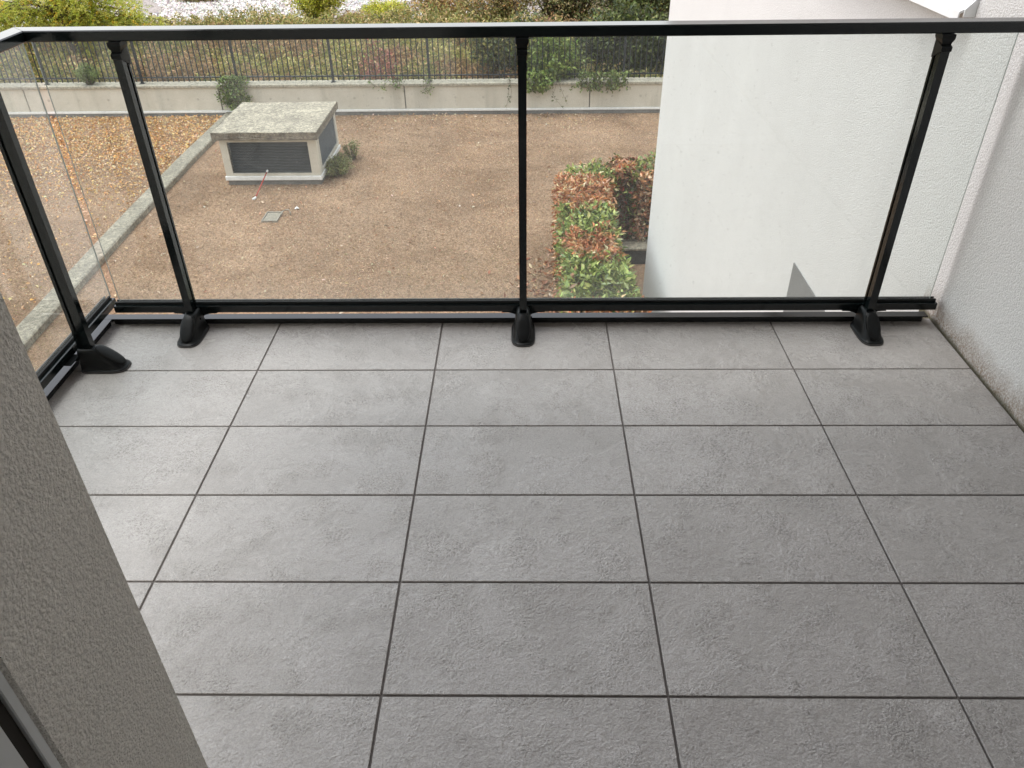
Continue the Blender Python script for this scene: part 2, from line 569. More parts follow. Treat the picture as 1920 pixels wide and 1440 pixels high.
sheet('lawn', -60, 60, -60, 15.9, G, M['lawn'])
sheet('ground', -600, 600, 15.75, 1500, B, M['earth'])
sheet('gravel_yard', -40, 2.5, 23.6, 60, B + 0.006, M['gravel'])

# ------------------------------------------------------------------ building
bld = empty('apartment_building', (WX, FAC, G), 'white stuccoed apartment building with the balcony on its side', 'building')
box('wing_wall', WX, WX + 6, FAC - 5.5, WEND, G, 6.5, M['stucco'], bld)
JX = CAM[0] - 0.378       # reveal of the balcony door
box('facade_wall', -9, JX, -1.843, FAC, G, 2.75, M['stucco_lightened'], bld, 0.004)
box('facade_upper_wall', -9, WX - .003, -1.843, FAC - .003, 2.753, 6.5, M['stucco'], bld)
box('facade_lower_wall', JX + .003, WX - .003, -1.843, FAC - .003, G, -0.215, M['stucco'], bld)
box('lintel', JX + .003, WX - .003, -1.843, FAC - .003, 2.25, 2.75, M['stucco'], bld)
fr = box('window_frame', JX - 0.2, JX - 0.0005, -1.853, -1.8435, 0.0, 2.5, M['frame'], bld, 0.001)
box('brush_seal', JX - 0.2, JX - 0.004, -1.865, -1.8535, 0.0, 2.5, M['brush'], fr)
box('sash', JX - 0.2, JX - 0.002, -1.93, -1.8655, 0.0, 2.5, M['frame'], fr, 0.001)
# room behind the camera
box('room_back_wall', -3, WX - .003, -5.6, -5.5, -0.2, 2.6, M['room'], bld)
box('room_side_wall', -3.1, -3.003, -5.5, -1.846, -0.2, 2.6, M['room'], bld)
box('room_floor', -3, WX - .003, -5.5, -1.846, -0.2, -0.004, M['room'], bld)
box('room_ceiling', -3, WX - .003, -5.5, -1.846, 2.5, 2.6, M['room'], bld)
# slab of the balcony above: it shades the inner part of the side wall
box('upper_balcony_slab', -1.26, WX - .003, FAC + .003, 0.09, 2.56, 2.76, M['slab'], bld, 0.01)
# window sill on the wing, seen over the handrail
bm = bmesh.new()
pts = [(WX - .001, 1.000), (1.738, 0.974), (1.736, 0.946), (1.740, 0.946), (1.742, 0.968), (WX - .001, 0.992)]
add_prism(bm, pts, 'Y', 0.66, 2.2)
sill = bm_obj('window_sill', bm, M['sill'], bld)
bm = bmesh.new()
add_prism(bm, [(WX - .001, 1.012), (WX - .010, 1.012), (1.752, 0.982), (1.752, 0.958), (WX - .001, 0.958)], 'Y', 0.652, 0.6595)
bm_obj('end_cap', bm, M['sill'], sill)
box('grey_panel', WX - 0.006, WX - 0.0005, -1.6, 1.76, G, -0.485, M['grey_render'], bld)

# ------------------------------------------------------------------ balcony floor
floor = empty('balcony_floor', (0.3, -0.7, -0.2))
floor['kind'] = 'structure'
box('slab', -1.262, WX - .002, FAC + .002, 0.334, -0.2, -0.0042, M['grout'], floor)
xe = [-1.236, -0.6, 0.0, 0.6, 1.2, 1.786]
ye = [0.3305, 0.0] + [-0.304 * k for k in range(1, 6)] + [FAC + .003]
tile_mesh = {}
gap = 0.0026
for i in range(5):
    for j in range(len(ye) - 1):
        w = xe[i + 1] - xe[i] - 2 * gap
        d = ye[j] - ye[j + 1] - 2 * gap
        key = (round(w, 4), round(d, 4))
        if key not in tile_mesh:
            bm = bmesh.new()
            add_box(bm, -w / 2, w / 2, -d / 2, d / 2, -0.010, 0.0, 0.0012, 1)
            bmesh.ops.recalc_face_normals(bm, faces=bm.faces)
            me = bpy.data.meshes.new('tile')
            bm.to_mesh(me); bm.free()
            me.materials.append(M['tile'])
            tile_mesh[key] = me
        o = bpy.data.objects.new('tile', tile_mesh[key])
        col.objects.link(o)
        o.parent = floor
        o.location = Vector(((xe[i] + xe[i + 1]) / 2, (ye[j] + ye[j + 1]) / 2, random.uniform(-0.0005, 0.0003))) - origin(floor)

# edge trim of the floor
trim = empty('edge_trim', (0.3, 0.31, 0.0), 'black metal edge profile along the balcony floor under the glass railing', 'edge profile')
bm = bmesh.new()
add_prism(bm, [(0.300, 0.0215), (0.300, 0.0255), (0.335, 0.0255), (0.335, -0.04), (0.3315, -0.04), (0.3315, 0.0205)], 'X', -1.2595, 1.762)
bm_obj('front_cover', bm, M['black'], trim)
box('front_upstand', -1.215, 1.747, 0.3065, 0.329, 0.0006, 0.0208, M['gasket'], trim)
bm = bmesh.new()
add_prism(bm, [(-1.2185, 0.0215), (-1.2185, 0.0250), (-1.2605, 0.0250), (-1.2605, -0.04), (-1.2565, -0.04), (-1.2565, 0.0205)], 'Y', FAC + .004, 0.2995)
bm_obj('side_cover', bm, M['black'], trim)
box('side_upstand', -1.25, -1.226, FAC + .004, 0.2985, 0.0006, 0.0208, M['gasket'], trim)

# ------------------------------------------------------------------ railing
rail = empty('balcony_railing', (0.3, 0.27, 0.0), 'black metal balcony railing with clear glass panes and four posts on bulky feet', 'railing')
HT, HB = 1.020, 0.989


def handrail():
    # two mitred lengths with softened edges
    y0, y1 = 0.252, 0.312
    x0, x1 = -1.212, -1.152
    e_ = 0.003

    def prof(t0, t1):
        return [(t0 + e_, HB), (t1 - e_, HB), (t1, HB + e_), (t1, HT - e_), (t1 - e_, HT), (t0 + e_, HT), (t0, HT - e_), (t0, HB + e_)]
    bm = bmesh.new()
    A = [bm.verts.new((x1 - (p[0] - y0), p[0], p[1])) for p in prof(y0, y1)]
    C_ = [bm.verts.new((WX - 0.004, p[0], p[1])) for p in prof(y0, y1)]
    n = 8
    for k in range(n): bm.faces.new((A[k], A[(k + 1) % n], C_[(k + 1) % n], C_[k]))
    bm.faces.new(A[::-1]); bm.faces.new(C_)
    bm_obj('handrail', bm, M['black'], rail)
    bm = bmesh.new()
    A = [bm.verts.new((x1 - (p[0] - y0) - 0.0009, p[0] - 0.0009, p[1])) for p in prof(y0, y1)]
    C_ = [bm.verts.new((x1 - (p[0] - y0) - 0.0009, FAC + .004, p[1])) for p in prof(y0, y1)]
    for k in range(n): bm.faces.new((A[k], A[(k + 1) % n], C_[(k + 1) % n], C_[k]))
    bm.faces.new(A[::-1]); bm.faces.new(C_)
    bm_obj('handrail', bm, M['black'], rail)


handrail()


def rounded(hx, y0, y1, z, n=28, p=3.2):
    """outline of a foot section: rounded towards the room (negative y), squarer outside"""
    cy = (y0 + y1) / 2
    hy = (y1 - y0) / 2
    out = []
    for k in range(n):
        t = 2 * math.pi * k / n
        c, s = math.cos(t), math.sin(t)
        q = 2 / p if s < 0 else 2 / 6.0
        out.append((hx * math.copysign(abs(c) ** q, c), cy + hy * math.copysign(abs(s) ** q, s), z))
    return out


def loft(bm, rings):
    R = [[bm.verts.new(p) for p in r] for r in rings]
    n = len(R[0])
    for A, C_ in zip(R[:-1], R[1:]):
        for k in range(n): bm.faces.new((A[k], A[(k + 1) % n], C_[(k + 1) % n], C_[k]))
    bm.faces.new(R[0][::-1]); bm.faces.new(R[-1])


def local_obj(name, bm, mat, parent, smooth=False):
    me = bpy.data.meshes.new(name)
    bmesh.ops.recalc_face_normals(bm, faces=bm.faces)
    bm.to_mesh(me); bm.free()
    me.materials.append(mat)
    if smooth:
        me.polygons.foreach_set('use_smooth', [True] * len(me.polygons))
        try: me.set_sharp_from_angle(angle=math.radians(38))
        except Exception: pass
    o = bpy.data.objects.new(name, me)
    col.objects.link(o)
    o.parent = parent
    return o


def post(x, y, rz):
    """local frame: +y points outwards, origin on the floor under the post"""
    hx, hy = 0.0128, 0.023
    g0, g1, gd = 0.002, 0.013, 0.006
    prof = [(-hx, -hy), (hx, -hy), (hx, g0), (hx - gd, g0), (hx - gd, g1), (hx, g1), (hx, hy), (-hx, hy), (-hx, g1), (-hx + gd, g1), (-hx + gd, g0), (-hx, g0)]
    bm = bmesh.new()
    add_prism(bm, prof, 'Z', 0.055, 0.952)
    p = local_obj('post', bm, M['black'], rail)
    p.location = Vector((x, y, 0)) - origin(rail)
    p.rotation_euler = (0, 0, rz)
    # foot: pad, body, oval cover
    bm = bmesh.new()
    loft(bm, [rounded(0.0425, -0.122, 0.030, 0.0004), rounded(0.0430, -0.123, 0.030, 0.003), rounded(0.0425, -0.122, 0.030, 0.0055)])
    local_obj('foot_pad', bm, M['rubber'], p, True)
    bm = bmesh.new()
    loft(bm, [rounded(0.0415, -0.120, 0.030, 0.0058), rounded(0.0412, -0.1195, 0.030, 0.0085), rounded(0.0390, -0.1165, 0.030, 0.0100), rounded(0.0368, -0.1125, 0.030, 0.0130),
              rounded(0.0342, -0.1040, 0.030, 0.022), rounded(0.0312, -0.0870, 0.030, 0.037), rounded(0.0280, -0.0640, 0.030, 0.055), rounded(0.0250, -0.0440, 0.029, 0.070),
              rounded(0.0215, -0.0335, 0.027, 0.0785), rounded(0.0175, -0.0270, 0.025, 0.0815)])
    local_obj('foot', bm, M['plastic'], p, True)
    bm = bmesh.new()
    y0, z0, y1, z1 = -0.1115, 0.0150, -0.0310, 0.0830
    ln = math.hypot(y1 - y0, z1 - z0)
    dy, dz = (y1 - y0) / ln, (z1 - z0) / ln
    rings = []
    for sc, h in ((1.0, -0.004), (1.0, 0.0035), (0.97, 0.0052), (0.86, 0.0066), (0.5, 0.0076)):
        r = []
        for k in range(28):
            t = 2 * math.pi * k / 28
            c, s = math.cos(t), math.sin(t)
            u = 0.0240 * math.copysign(abs(c) ** 0.8, c) * sc
            v = ln / 2 + (ln / 2) * math.copysign(abs(s) ** 0.85, s) * sc
            r.append((u, y0 + dy * v - dz * h, z0 + dz * v + dy * h))
        rings.append(r)
    loft(bm, rings)
    local_obj('foot_cover', bm, M['plastic'], p, True)
    bm = bmesh.new()
    add_tube(bm, [(0.024, -0.010, 0.055), (0.0315, -0.010, 0.055)], 0.005, 8)
    local_obj('screw', bm, M['plastic'], p, True)
    # head: sloping cap over the post and a neck up to the handrail
    bm = bmesh.new()
    loft(bm, [[(-0.0150, -0.0262, 0.944), (0.0150, -0.0262, 0.944), (0.0150, 0.0245, 0.918), (-0.0150, 0.0245, 0.918)],
              [(-0.0150, -0.0262, 0.956), (0.0150, -0.0262, 0.956), (0.0150, 0.0245, 0.972), (-0.0150, 0.0245, 0.972)]])
    local_obj('head', bm, M['plastic'], p)
    bm = bmesh.new()
    loft(bm, [[(-0.0125, -0.016, 0.957), (0.0125, -0.016, 0.957), (0.0125, 0.022, 0.957), (-0.0125, 0.022, 0.957)],
              [(-0.014, -0.018, 0.966), (0.014, -0.018, 0.966), (0.014, 0.024, 0.966), (-0.014, 0.024, 0.966)],
              [(-0.019, -0.021, 0.976), (0.019, -0.021, 0.976), (0.019, 0.027, 0.976), (-0.019, 0.027, 0.976)],
              [(-0.019, -0.021, HB - .0005), (0.019, -0.021, HB - .0005), (0.019, 0.027, HB - .0005), (-0.019, 0.027, HB - .0005)]])
    local_obj('neck', bm, M['plastic'], p)
    # winged bracket that carries the glass channel
    for s in (-1, 1):
        bm = bmesh.new()
        pts = [(s * 0.011, 0.030), (s * 0.019, 0.0405), (s * 0.033, 0.050), (s * 0.052, 0.0555), (s * 0.078, 0.0565), (s * 0.078, 0.0592), (s * 0.011, 0.0592)]
        A = [bm.verts.new((q[0], 0.024, q[1])) for q in pts]
        C_ = [bm.verts.new((q[0], 0.046, q[1])) for q in pts]
        n = len(pts)
        for k in range(n): bm.faces.new((A[k], A[(k + 1) % n], C_[(k + 1) % n], C_[k]))
        bm.faces.new(A[::-1]); bm.faces.new(C_)
        local_obj('bracket_wing', bm, M['plastic'], p)
    return p


PY = 0.262
PXS = [-0.894, 0.2965, 1.519]
for x in PXS: post(x, PY, 0.0)
post(-1.166, 0.022, math.pi / 2)
post(-1.172, -1.15, math.pi / 2)


def channel(name, a0, a1, axis, sgn, off):
    """glass channel: inner lip, step and gasket; off = inner face, sgn = outward direction"""
    def P(t, z): return (off + sgn * t, z)
    bm = bmesh.new()
    add_prism(bm, [P(0, .060), P(0, .084), P(.0015, .0855), P(.015, .0855), P(.015, .080), P(.035, .080), P(.035, .0935), P(.039, .0935), P(.039, .060)], axis, a0, a1)
    c = bm_obj(name, bm, M['black'], rail)
    bm = bmesh.new()
    add_prism(bm, [P(.0155, .081), P(.0155, .0945), P(.0205, .0955), P(.0205, .081)], axis, a0 + .001, a1 - .001)
    bm_obj('gasket', bm, M['gasket'], c)
    return c


channel('glass_channel', -1.188, 1.772, 'X', 1, 0.2865)
channel('glass_channel', FAC + .004, 0.352, 'Y', -1, -1.210)


def pane(x0, x1, y0, y1, z0, z1):
    bm = bmesh.new()
    add_box(bm, x0, x1, y0, y1, z0, z1)
    thin_x = (x1 - x0) < (y1 - y0)
    for f in bm.faces:
        big = abs(f.normal.x) > 0.9 if thin_x else abs(f.normal.y) > 0.9
        f.material_index = 0 if big else 1
    me = bpy.data.meshes.new('glass_pane')
    bm.to_mesh(me); bm.free()
    return place('glass_pane', me, [M['glass'], M['glass_edge']], rail)


for x0, x1 in ((-1.173, PXS[1] - 0.0145), (PXS[1] + 0.0145, 1.752)):
    pane(x0, x1, 0.3095, 0.3150, 0.0822, 0.9875)
pane(-1.2380, -1.2325, FAC + .01, 0.368, 0.0822, 0.9875)

# ------------------------------------------------------------------ garden: boundary wall and fence
YW = 15.642
wall = empty('boundary_wall', (-4, YW, G), 'long low pale concrete garden wall with weathered coping under the fence', 'wall')
box('core', -40, 12, YW + 0.03, YW + 0.26, G, -3.085, M['plinth'], wall)
jt = [-40, -34.98, -30.9, -26.82, -22.74, -18.66, -14.75, -10.80, -6.45, -2.34, 1.74, 5.82, 12]
for k in range(len(jt) - 1):
    p = box('panel', jt[k] + .012, jt[k + 1] - .012, YW, YW + 0.032, -3.572, -3.082, M['concrete'], wall, 0.004)
    if -12 < jt[k] < 3:
        for h in np.linspace(jt[k] + 0.5, jt[k + 1] - 0.5, 6):
            bm = bmesh.new()
            add_tube(bm, [(h, YW - 0.0025, -3.33), (h, YW + 0.01, -3.33)], 0.028, 12)
            bm_obj('tie_hole', bm, M['concrete_patch'], p)
    box('coping_stone', jt[k] + .003, jt[k + 1] - .003, YW - 0.045, YW + 0.33, -3.080, -3.018, M['coping'], wall, 0.012, 2)
box('flashing_strip', -40, 12, YW - 0.022, YW + 0.03, -3.620, -3.574, M['strip'], wall, 0.004)
box('plinth', -40, 12, YW - 0.006, YW + 0.03, G - 0.05, -3.622, M['plinth'], wall)

YF = 15.79
fence = empty('railing_fence', (-4, YF, -3.018), 'dark metal bar fence standing on the low concrete garden wall', 'fence')
bm = bmesh.new()
hw = 0.0098
add_box(bm, -hw, hw, -hw, hw, 0, 1.03)
me_bar = bpy.data.meshes.new('bar'); bm.to_mesh(me_bar); bm.free(); me_bar.materials.append(M['fence'])
bm = bmesh.new()
add_box(bm, -0.024, 0.024, -0.024, 0.024, 0, 1.10)
add_box(bm, -0.05, 0.05, -0.05, 0.05, 0, 0.010)
me_post = bpy.data.meshes.new('fence_post'); bm.to_mesh(me_post); bm.free(); me_post.materials.append(M['fence'])
SP = 2.126
posts_x = [-8.165 + SP * k for k in range(-3, 7)]
for k, px in enumerate(posts_x):
    o = bpy.data.objects.new('fence_post', me_post); col.objects.link(o); o.parent = fence
    o.location = Vector((px, YF, -3.0175)) - origin(fence)
    if k < len(posts_x) - 1:
        for b_ in range(1, 18):
            o = bpy.data.objects.new('bar', me_bar); col.objects.link(o); o.parent = fence
            o.location = Vector((px + SP * b_ / 18, YF, -2.985)) - origin(fence)
            o.rotation_euler = (random.uniform(-.004, .004), random.uniform(-.004, .004), 0)
        box('bottom_rail', px + .025, px + SP - .025, YF - 0.018, YF + 0.018, -2.905, -2.882, M['fence'], fence)
        box('top_rail', px + .025, px + SP - .025, YF - 0.02, YF + 0.02, -2.035, -2.010, M['fence'], fence)

# ------------------------------------------------------------------ garden: kerb, ventilation shaft, small things
kerb = empty('concrete_kerb', (-6.2, 10, G), 'long weathered concrete kerb crossing the dry lawn left of the vent', 'kerb')
ks = [(2.0, 5.9), (5.9, 9.4), (9.4, 12.6), (12.6, YW - .01)]
for k, (y0, y1) in enumerate(ks):
    x = lambda y: -5.96 - 0.27 * min(1, max(0, (y - 5) / 6.5))
    bm = bmesh.new()
    q = []
    for z in (G - .05, G + .085, G + .10):
        i_ = 0.0 if z < G + .09 else 0.02
        q.append([(x(y0) - .155 + i_, y0 + .004, z), (x(y0) + .155 - i_, y0 + .004, z), (x(y1) + .155 - i_, y1 - .004, z), (x(y1) - .155 + i_, y1 - .004, z)])
    loft(bm, q)
    bm_obj('kerb_stone', bm, M['kerb'], kerb)

vx0, vx1, vy0, vy1 = -5.045, -3.345, 11.42, 13.12
vent = empty('ventilation_shaft', (-4.2, 12.3, G), 'squat concrete ventilation shaft with flat lichen-covered cap and dark louvres', 'vent shaft')
# walls with openings
box('front_wall_pier', vx0, -4.915, vy0, vy0 + .16, -3.535, -2.860, M['concrete'], vent)
box('front_wall_pier', -3.497, vx1, vy0, vy0 + .16, -3.535, -2.860, M['concrete'], vent)
box('front_wall_base', -4.9145, -3.4975, vy0, vy0 + .16, -3.535, -3.487, M['concrete'], vent)
box('front_wall_top', -4.9145, -3.4975, vy0, vy0 + .16, -2.927, -2.860, M['concrete'], vent)
box('left_wall', vx0, vx0 + .16, vy0 + .161, vy1, -3.535, -2.860, M['concrete'], vent)
box('back_wall', vx0 + .161, vx1 - .161, vy1 - .16, vy1, -3.535, -2.860, M['concrete'], vent)
box('side_wall_pier', vx1 - .16, vx1, vy0 + .161, vy0 + .22, -3.535, -2.860, M['concrete'], vent)
box('side_wall_pier', vx1 - .16, vx1, vy1 - .10, vy1, -3.535, -2.860, M['concrete'], vent)
box('side_wall_base', vx1 - .16, vx1, vy0 + .2205, vy1 - .1005, -3.535, -3.47, M['concrete'], vent)
box('plinth', vx0 + .012, vx1 - .012, vy0 + .012, vy1 - .012, G - .05, -3.612, M['plinth'], vent)
box('flashing_strip', vx0 - .02, vx1 + .02, vy0 - .02, vy1 + .02, -3.611, -3.536, M['strip'], vent, 0.006)
lou = box('louvre', -4.9143, -3.4977, vy0 + .10, vy0 + .12, -3.4865, -2.9275, M['louvre_back'], vent)
nsl = 20
for k in range(nsl):
    z = -3.484 + (k + 0.5) * (0.555 / nsl)
    bm = bmesh.new()
    y = vy0 + 0.03
    pts = [(y - .008, z - .0065), (y + .006, z - .0045), (y + .006, z + .0045), (y - .006, z + .0065)]
    add_prism(bm, pts, 'X', -4.912, -3.500)
    bm_obj('slat', bm, M['louvre'], lou)
gr = box('side_grille', vx1 - .05, vx1 - .035, vy0 + .221, vy1 - .101, -3.469, -2.861, M['mesh'], vent)
for k in range(22):
    z = -3.46 + k * 0.0275
    box('slat', vx1 - .0345, vx1 - .020, vy0 + .223, vy1 - .103, z, z + .013, M['mesh'], gr)
for y0 in (vy0 + .221, vy1 - .121):
    box('grille_frame', vx1 - .0195, vx1 - .006, y0, y0 + .02, -3.469, -2.861, M['strip'], gr)
cx0, cx1, cy0, cy1 = -5.115, -3.285, 11.305, 13.18
bm = bmesh.new()
add_box(bm, cx0, cx1, cy0, cy1, -2.857, -2.727, 0.012, 2)
# uneven, weathered edges
bmesh.ops.subdivide_edges(bm, edges=bm.edges[:], cuts=6, use_grid_fill=True)
for v in bm.verts:
    v.co += Vector((random.gauss(0, .004), random.gauss(0, .004), random.gauss(0, .004)))
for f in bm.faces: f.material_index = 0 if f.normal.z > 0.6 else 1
bmesh.ops.recalc_face_normals(bm, faces=bm.faces)
me = bpy.data.meshes.new('cap_slab'); bm.to_mesh(me); bm.free()
place('cap_slab', me, [M['lichen'], M['cap_side']], vent)

# red pole leaning on the louvre
p0 = Vector((-4.373, 10.734, G + .01)); p1 = Vector((-4.278, 11.405, -3.425))
pole = empty('leaning_pole', p0, 'thin red pole with white tips leaning against the vent louvre', 'pole')
bm = bmesh.new(); add_tube(bm, [p0 + (p1 - p0) * .07, p0 + (p1 - p0) * .93], 0.0095, 8); bm_obj('shaft', bm, M['red'], pole, True)
bm = bmesh.new(); add_tube(bm, [p0 - Vector((.02, .03, 0)), p0 + (p1 - p0) * .035, p0 + (p1 - p0) * .0695], [.028, .02, .014], 8); bm_obj('tip', bm, M['white'], pole, True)
bm = bmesh.new(); add_tube(bm, [p0 + (p1 - p0) * .9305, p0 + (p1 - p0) * .97, p1], [.014, .019, .017], 8); bm_obj('tip', bm, M['white'], pole, True)

# inspection hatch with a bent handle pipe
hat = empty('inspection_hatch', (-3.86, 9.92, G), 'small square metal rimmed inspection hatch lying in the lawn', 'hatch')
box('cover', -3.975, -3.745, 9.765, 10.105, G - .02, G + .020, M['hatch'], hat, 0.004)
bm = bmesh.new()
for a_, b_ in (((-3.99, -3.73), (9.75, 9.764)), ((-3.99, -3.73), (10.106, 10.12)), ((-3.99, -3.976), (9.7645, 10.1055)), ((-3.744, -3.73), (9.7645, 10.1055))):
    add_box(bm, a_[0], a_[1], b_[0], b_[1], G - .02, G + .036, 0.003)
bm_obj('rim', bm, M['hatch_rim'], hat)
bm = bmesh.new()
add_tube(bm, [(-3.727, 9.97, G + .03), (-3.70, 10.02, G + .075), (-3.66, 10.06, G + .085), (-3.61, 10.075, G + .08), (-3.585, 10.06, G + .05), (-3.58, 10.04, G + .005)], 0.011, 8)
bm_obj('handle', bm, M['hatch_rim'], hat, True)
# scrap of paper
bm = bmesh.new()
pp = [(-3.60, 10.30, 0.02), (-3.55, 10.36, .05), (-3.50, 10.33, .03), (-3.47, 10.27, .02), (-3.52, 10.24, .045), (-3.57, 10.25, .015)]
pp = [(-3.535 + (a - -3.535) * .62, 10.295 + (b_ - 10.295) * .62, c * .7) for a, b_, c in pp]
c_ = bm.verts.new((-3.535, 10.295, G + .042))
c2 = bm.verts.new((-3.535, 10.295, G + .039))
vv = [bm.verts.new((a, b_, G + c)) for a, b_, c in pp]
ww = [bm.verts.new((a, b_, G + c - .003)) for a, b_, c in pp]
for k in range(6):
    bm.faces.new((vv[k], vv[(k + 1) % 6], c_)); bm.faces.new((ww[(k + 1) % 6], ww[k], c2)); bm.faces.new((vv[k], ww[k], ww[(k + 1) % 6], vv[(k + 1) % 6]))
tag(bm_obj('paper_scrap', bm, M['white']), 'crumpled white paper scrap on the dry lawn behind the hatch', 'paper')

# planter kerb beside the hedge
pk = empty('planter_kerb', (2.2, 8.3, G), 'raised concrete kerb with dark face between hedge and white wing', 'kerb')
box('kerb_top', 1.35, 4.5, 8.17, 8.50, G + .215, G + .25, M['kerb'], pk, 0.006)
box('kerb_face', 1.36, 4.5, 8.185, 8.48, G - .05, G + .214, M['dark_face'], pk)

# ------------------------------------------------------------------ dry grass and fallen leaves
def scatter(n, x0, x1, y0, y1, z):
    return np.stack([rng.uniform(x0, x1, n), rng.uniform(y0, y1, n), np.full(n, z)], 1)


def lump(P, s, seed=0):
    """cheap smooth pseudo-noise in 0..1 for patchiness"""
    r = np.random.default_rng(seed)
    v = np.zeros(len(P))
    for k in range(7):
        w = r.normal(0, s * (0.6 + 0.35 * k), 2)
        v += np.sin(P[:, 0] * w[0] + P[:, 1] * w[1] + r.uniform(0, 6.28)) / (1 + 0.25 * k)
    return 0.5 + 0.5 * np.tanh(v / 1.6)


# short dry blades
n = 330000
P = scatter(n, -11.5, 3.6, 4.2, 15.6, G)
keep = ~((np.abs(P[:, 0] + 6.12) < 0.22)) & ~((P[:, 0] > vx0) & (P[:, 0] < vx1) & (P[:, 1] > vy0) & (P[:, 1] < vy1)) & ~((P[:, 0] > 1.3) & (P[:, 1] > 8.1) & (P[:, 1] < 9.0)) & ~((P[:, 0] > -4.0) & (P[:, 0] < -3.72) & (P[:, 1] > 9.74) & (P[:, 1] < 10.13))
P = P[keep]; n = len(P)
tone = 0.36 * lump(P, 1.1, 3) + 0.34 * lump(P, 4.5, 4) + 0.3 * lump(P, 12.0, 6)
C = pick([(0.53, 0.36, 0.23), (0.43, 0.28, 0.17), (0.27, 0.17, 0.105), (0.68, 0.51, 0.355)], n, 0.3) * (0.36 + 1.22 * tone[:, None])
grn = (rng.random(n) < (0.12 + 0.75 * lump(P, 1.3, 5)) * np.clip((9.6 - P[:, 1]) / 4.0, 0.04, 0.85))
C[grn] = pick([(0.22, 0.195, 0.085), (0.28, 0.23, 0.11), (0.17, 0.155, 0.07)], int(grn.sum()))
d = rng.normal(0, 1, (n, 3)); d[:, 2] = np.abs(d[:, 2]) * 0.45 + 0.12; d = unit(d)
s = unit(np.cross(d, rng.normal(0, 1, (n, 3))))
Lb = rng.uniform(0.018, 0.055, (n, 1)); wb = rng.uniform(0.0015, 0.0035, (n, 1))
V = np.stack([P - s * wb, P + s * wb, P + d * Lb], 1).reshape(-1, 3)
tag(place('dry_grass', np_mesh('dry_grass', V, np.arange(3 * n).reshape(-1, 3), C), M['blade']), 'short dried brown grass covering the garden lawn', 'grass', kind='stuff')

# fallen leaves: thick drift in the left corner, thin elsewhere
parts = []
P = scatter(90000, -14, -6.32, 6.0, 15.58, G + .01)
dens = np.clip((P[:, 1] - 9.3) / 5.2, 0.03, 1.0) ** 1.6 * (0.45 + 0.75 * lump(P, 0.9, 9)) + 0.04
P = P[rng.random(len(P)) < dens]
P[:, 2] += rng.uniform(0, 0.03, len(P))
C = pick([(0.72, 0.42, 0.13), (0.62, 0.31, 0.10), (0.74, 0.50, 0.24), (0.74, 0.56, 0.36), (0.42, 0.22, 0.09), (0.58, 0.38, 0.20)], len(P))
parts.append(leaves(P, rng.uniform(0.03, 0.07, len(P)), C, up=0.9, aspect=0.5))
P = scatter(900, -5.9, 2.2, 4.3, 15.5, G + .02)
C = pick([(0.58, 0.46, 0.33), (0.50, 0.30, 0.17), (0.36, 0.2, 0.11)], len(P))
parts.append(leaves(P, rng.uniform(0.035, 0.075, len(P)), C, up=1.2, aspect=0.5))
P = scatter(1500, -5.9, 1.7, 13.6, 15.6, G + .02)
P = P[rng.random(len(P)) < np.clip((P[:, 1] - 13.9) / 1.7, 0, 1) ** 2]
parts.append(leaves(P, rng.uniform(0.04, 0.08, len(P)), pick([(0.58, 0.46, 0.33), (0.45, 0.28, 0.15)], len(P)), up=1.2, aspect=0.5))
P = np.stack([0.75 - np.abs(rng.normal(0, 0.28, 900)), rng.uniform(4.4, 8.6, 900), np.full(900, G + .02)], 1)
P = P[rng.random(900) < np.clip((8.9 - P[:, 1]) / 2.2, 0.15, 1)]
parts.append(leaves(P, rng.uniform(0.05, 0.11, len(P)), pick([(0.42, 0.22, 0.12), (0.52, 0.36, 0.24), (0.28, 0.13, 0.07)], len(P)), up=0.8, aspect=0.45))
P = scatter(260, 1.4, 1.8, 4.4, 8.15, G + .02)
parts.append(leaves(P, rng.uniform(0.04, 0.09, len(P)), pick([(0.40, 0.27, 0.18), (0.3, 0.17, 0.1)], len(P)), up=0.8, aspect=0.45))
V, F, C = join_np(parts)
tag(place('fallen_leaves', np_mesh('fallen_leaves', V, F, C), M['dead_leaf']), 'drift of fallen yellow and tan leaves over the lawn', 'leaves', kind='stuff')

# ------------------------------------------------------------------ hedge shrubs
GREEN = [(0.21, 0.27, 0.075), (0.31, 0.37, 0.10), (0.47, 0.52, 0.18), (0.12, 0.155, 0.05)]
BROWN = [(0.64, 0.32, 0.155), (0.56, 0.245, 0.105), (0.72, 0.44, 0.25), (0.38, 0.155, 0.07), (0.78, 0.57, 0.38)]
RUSTY = [(0.30, 0.17, 0.11), (0.38, 0.21, 0.13), (0.22, 0.14, 0.09), (0.38, 0.09, 0.055), (0.16, 0.19, 0.06)]


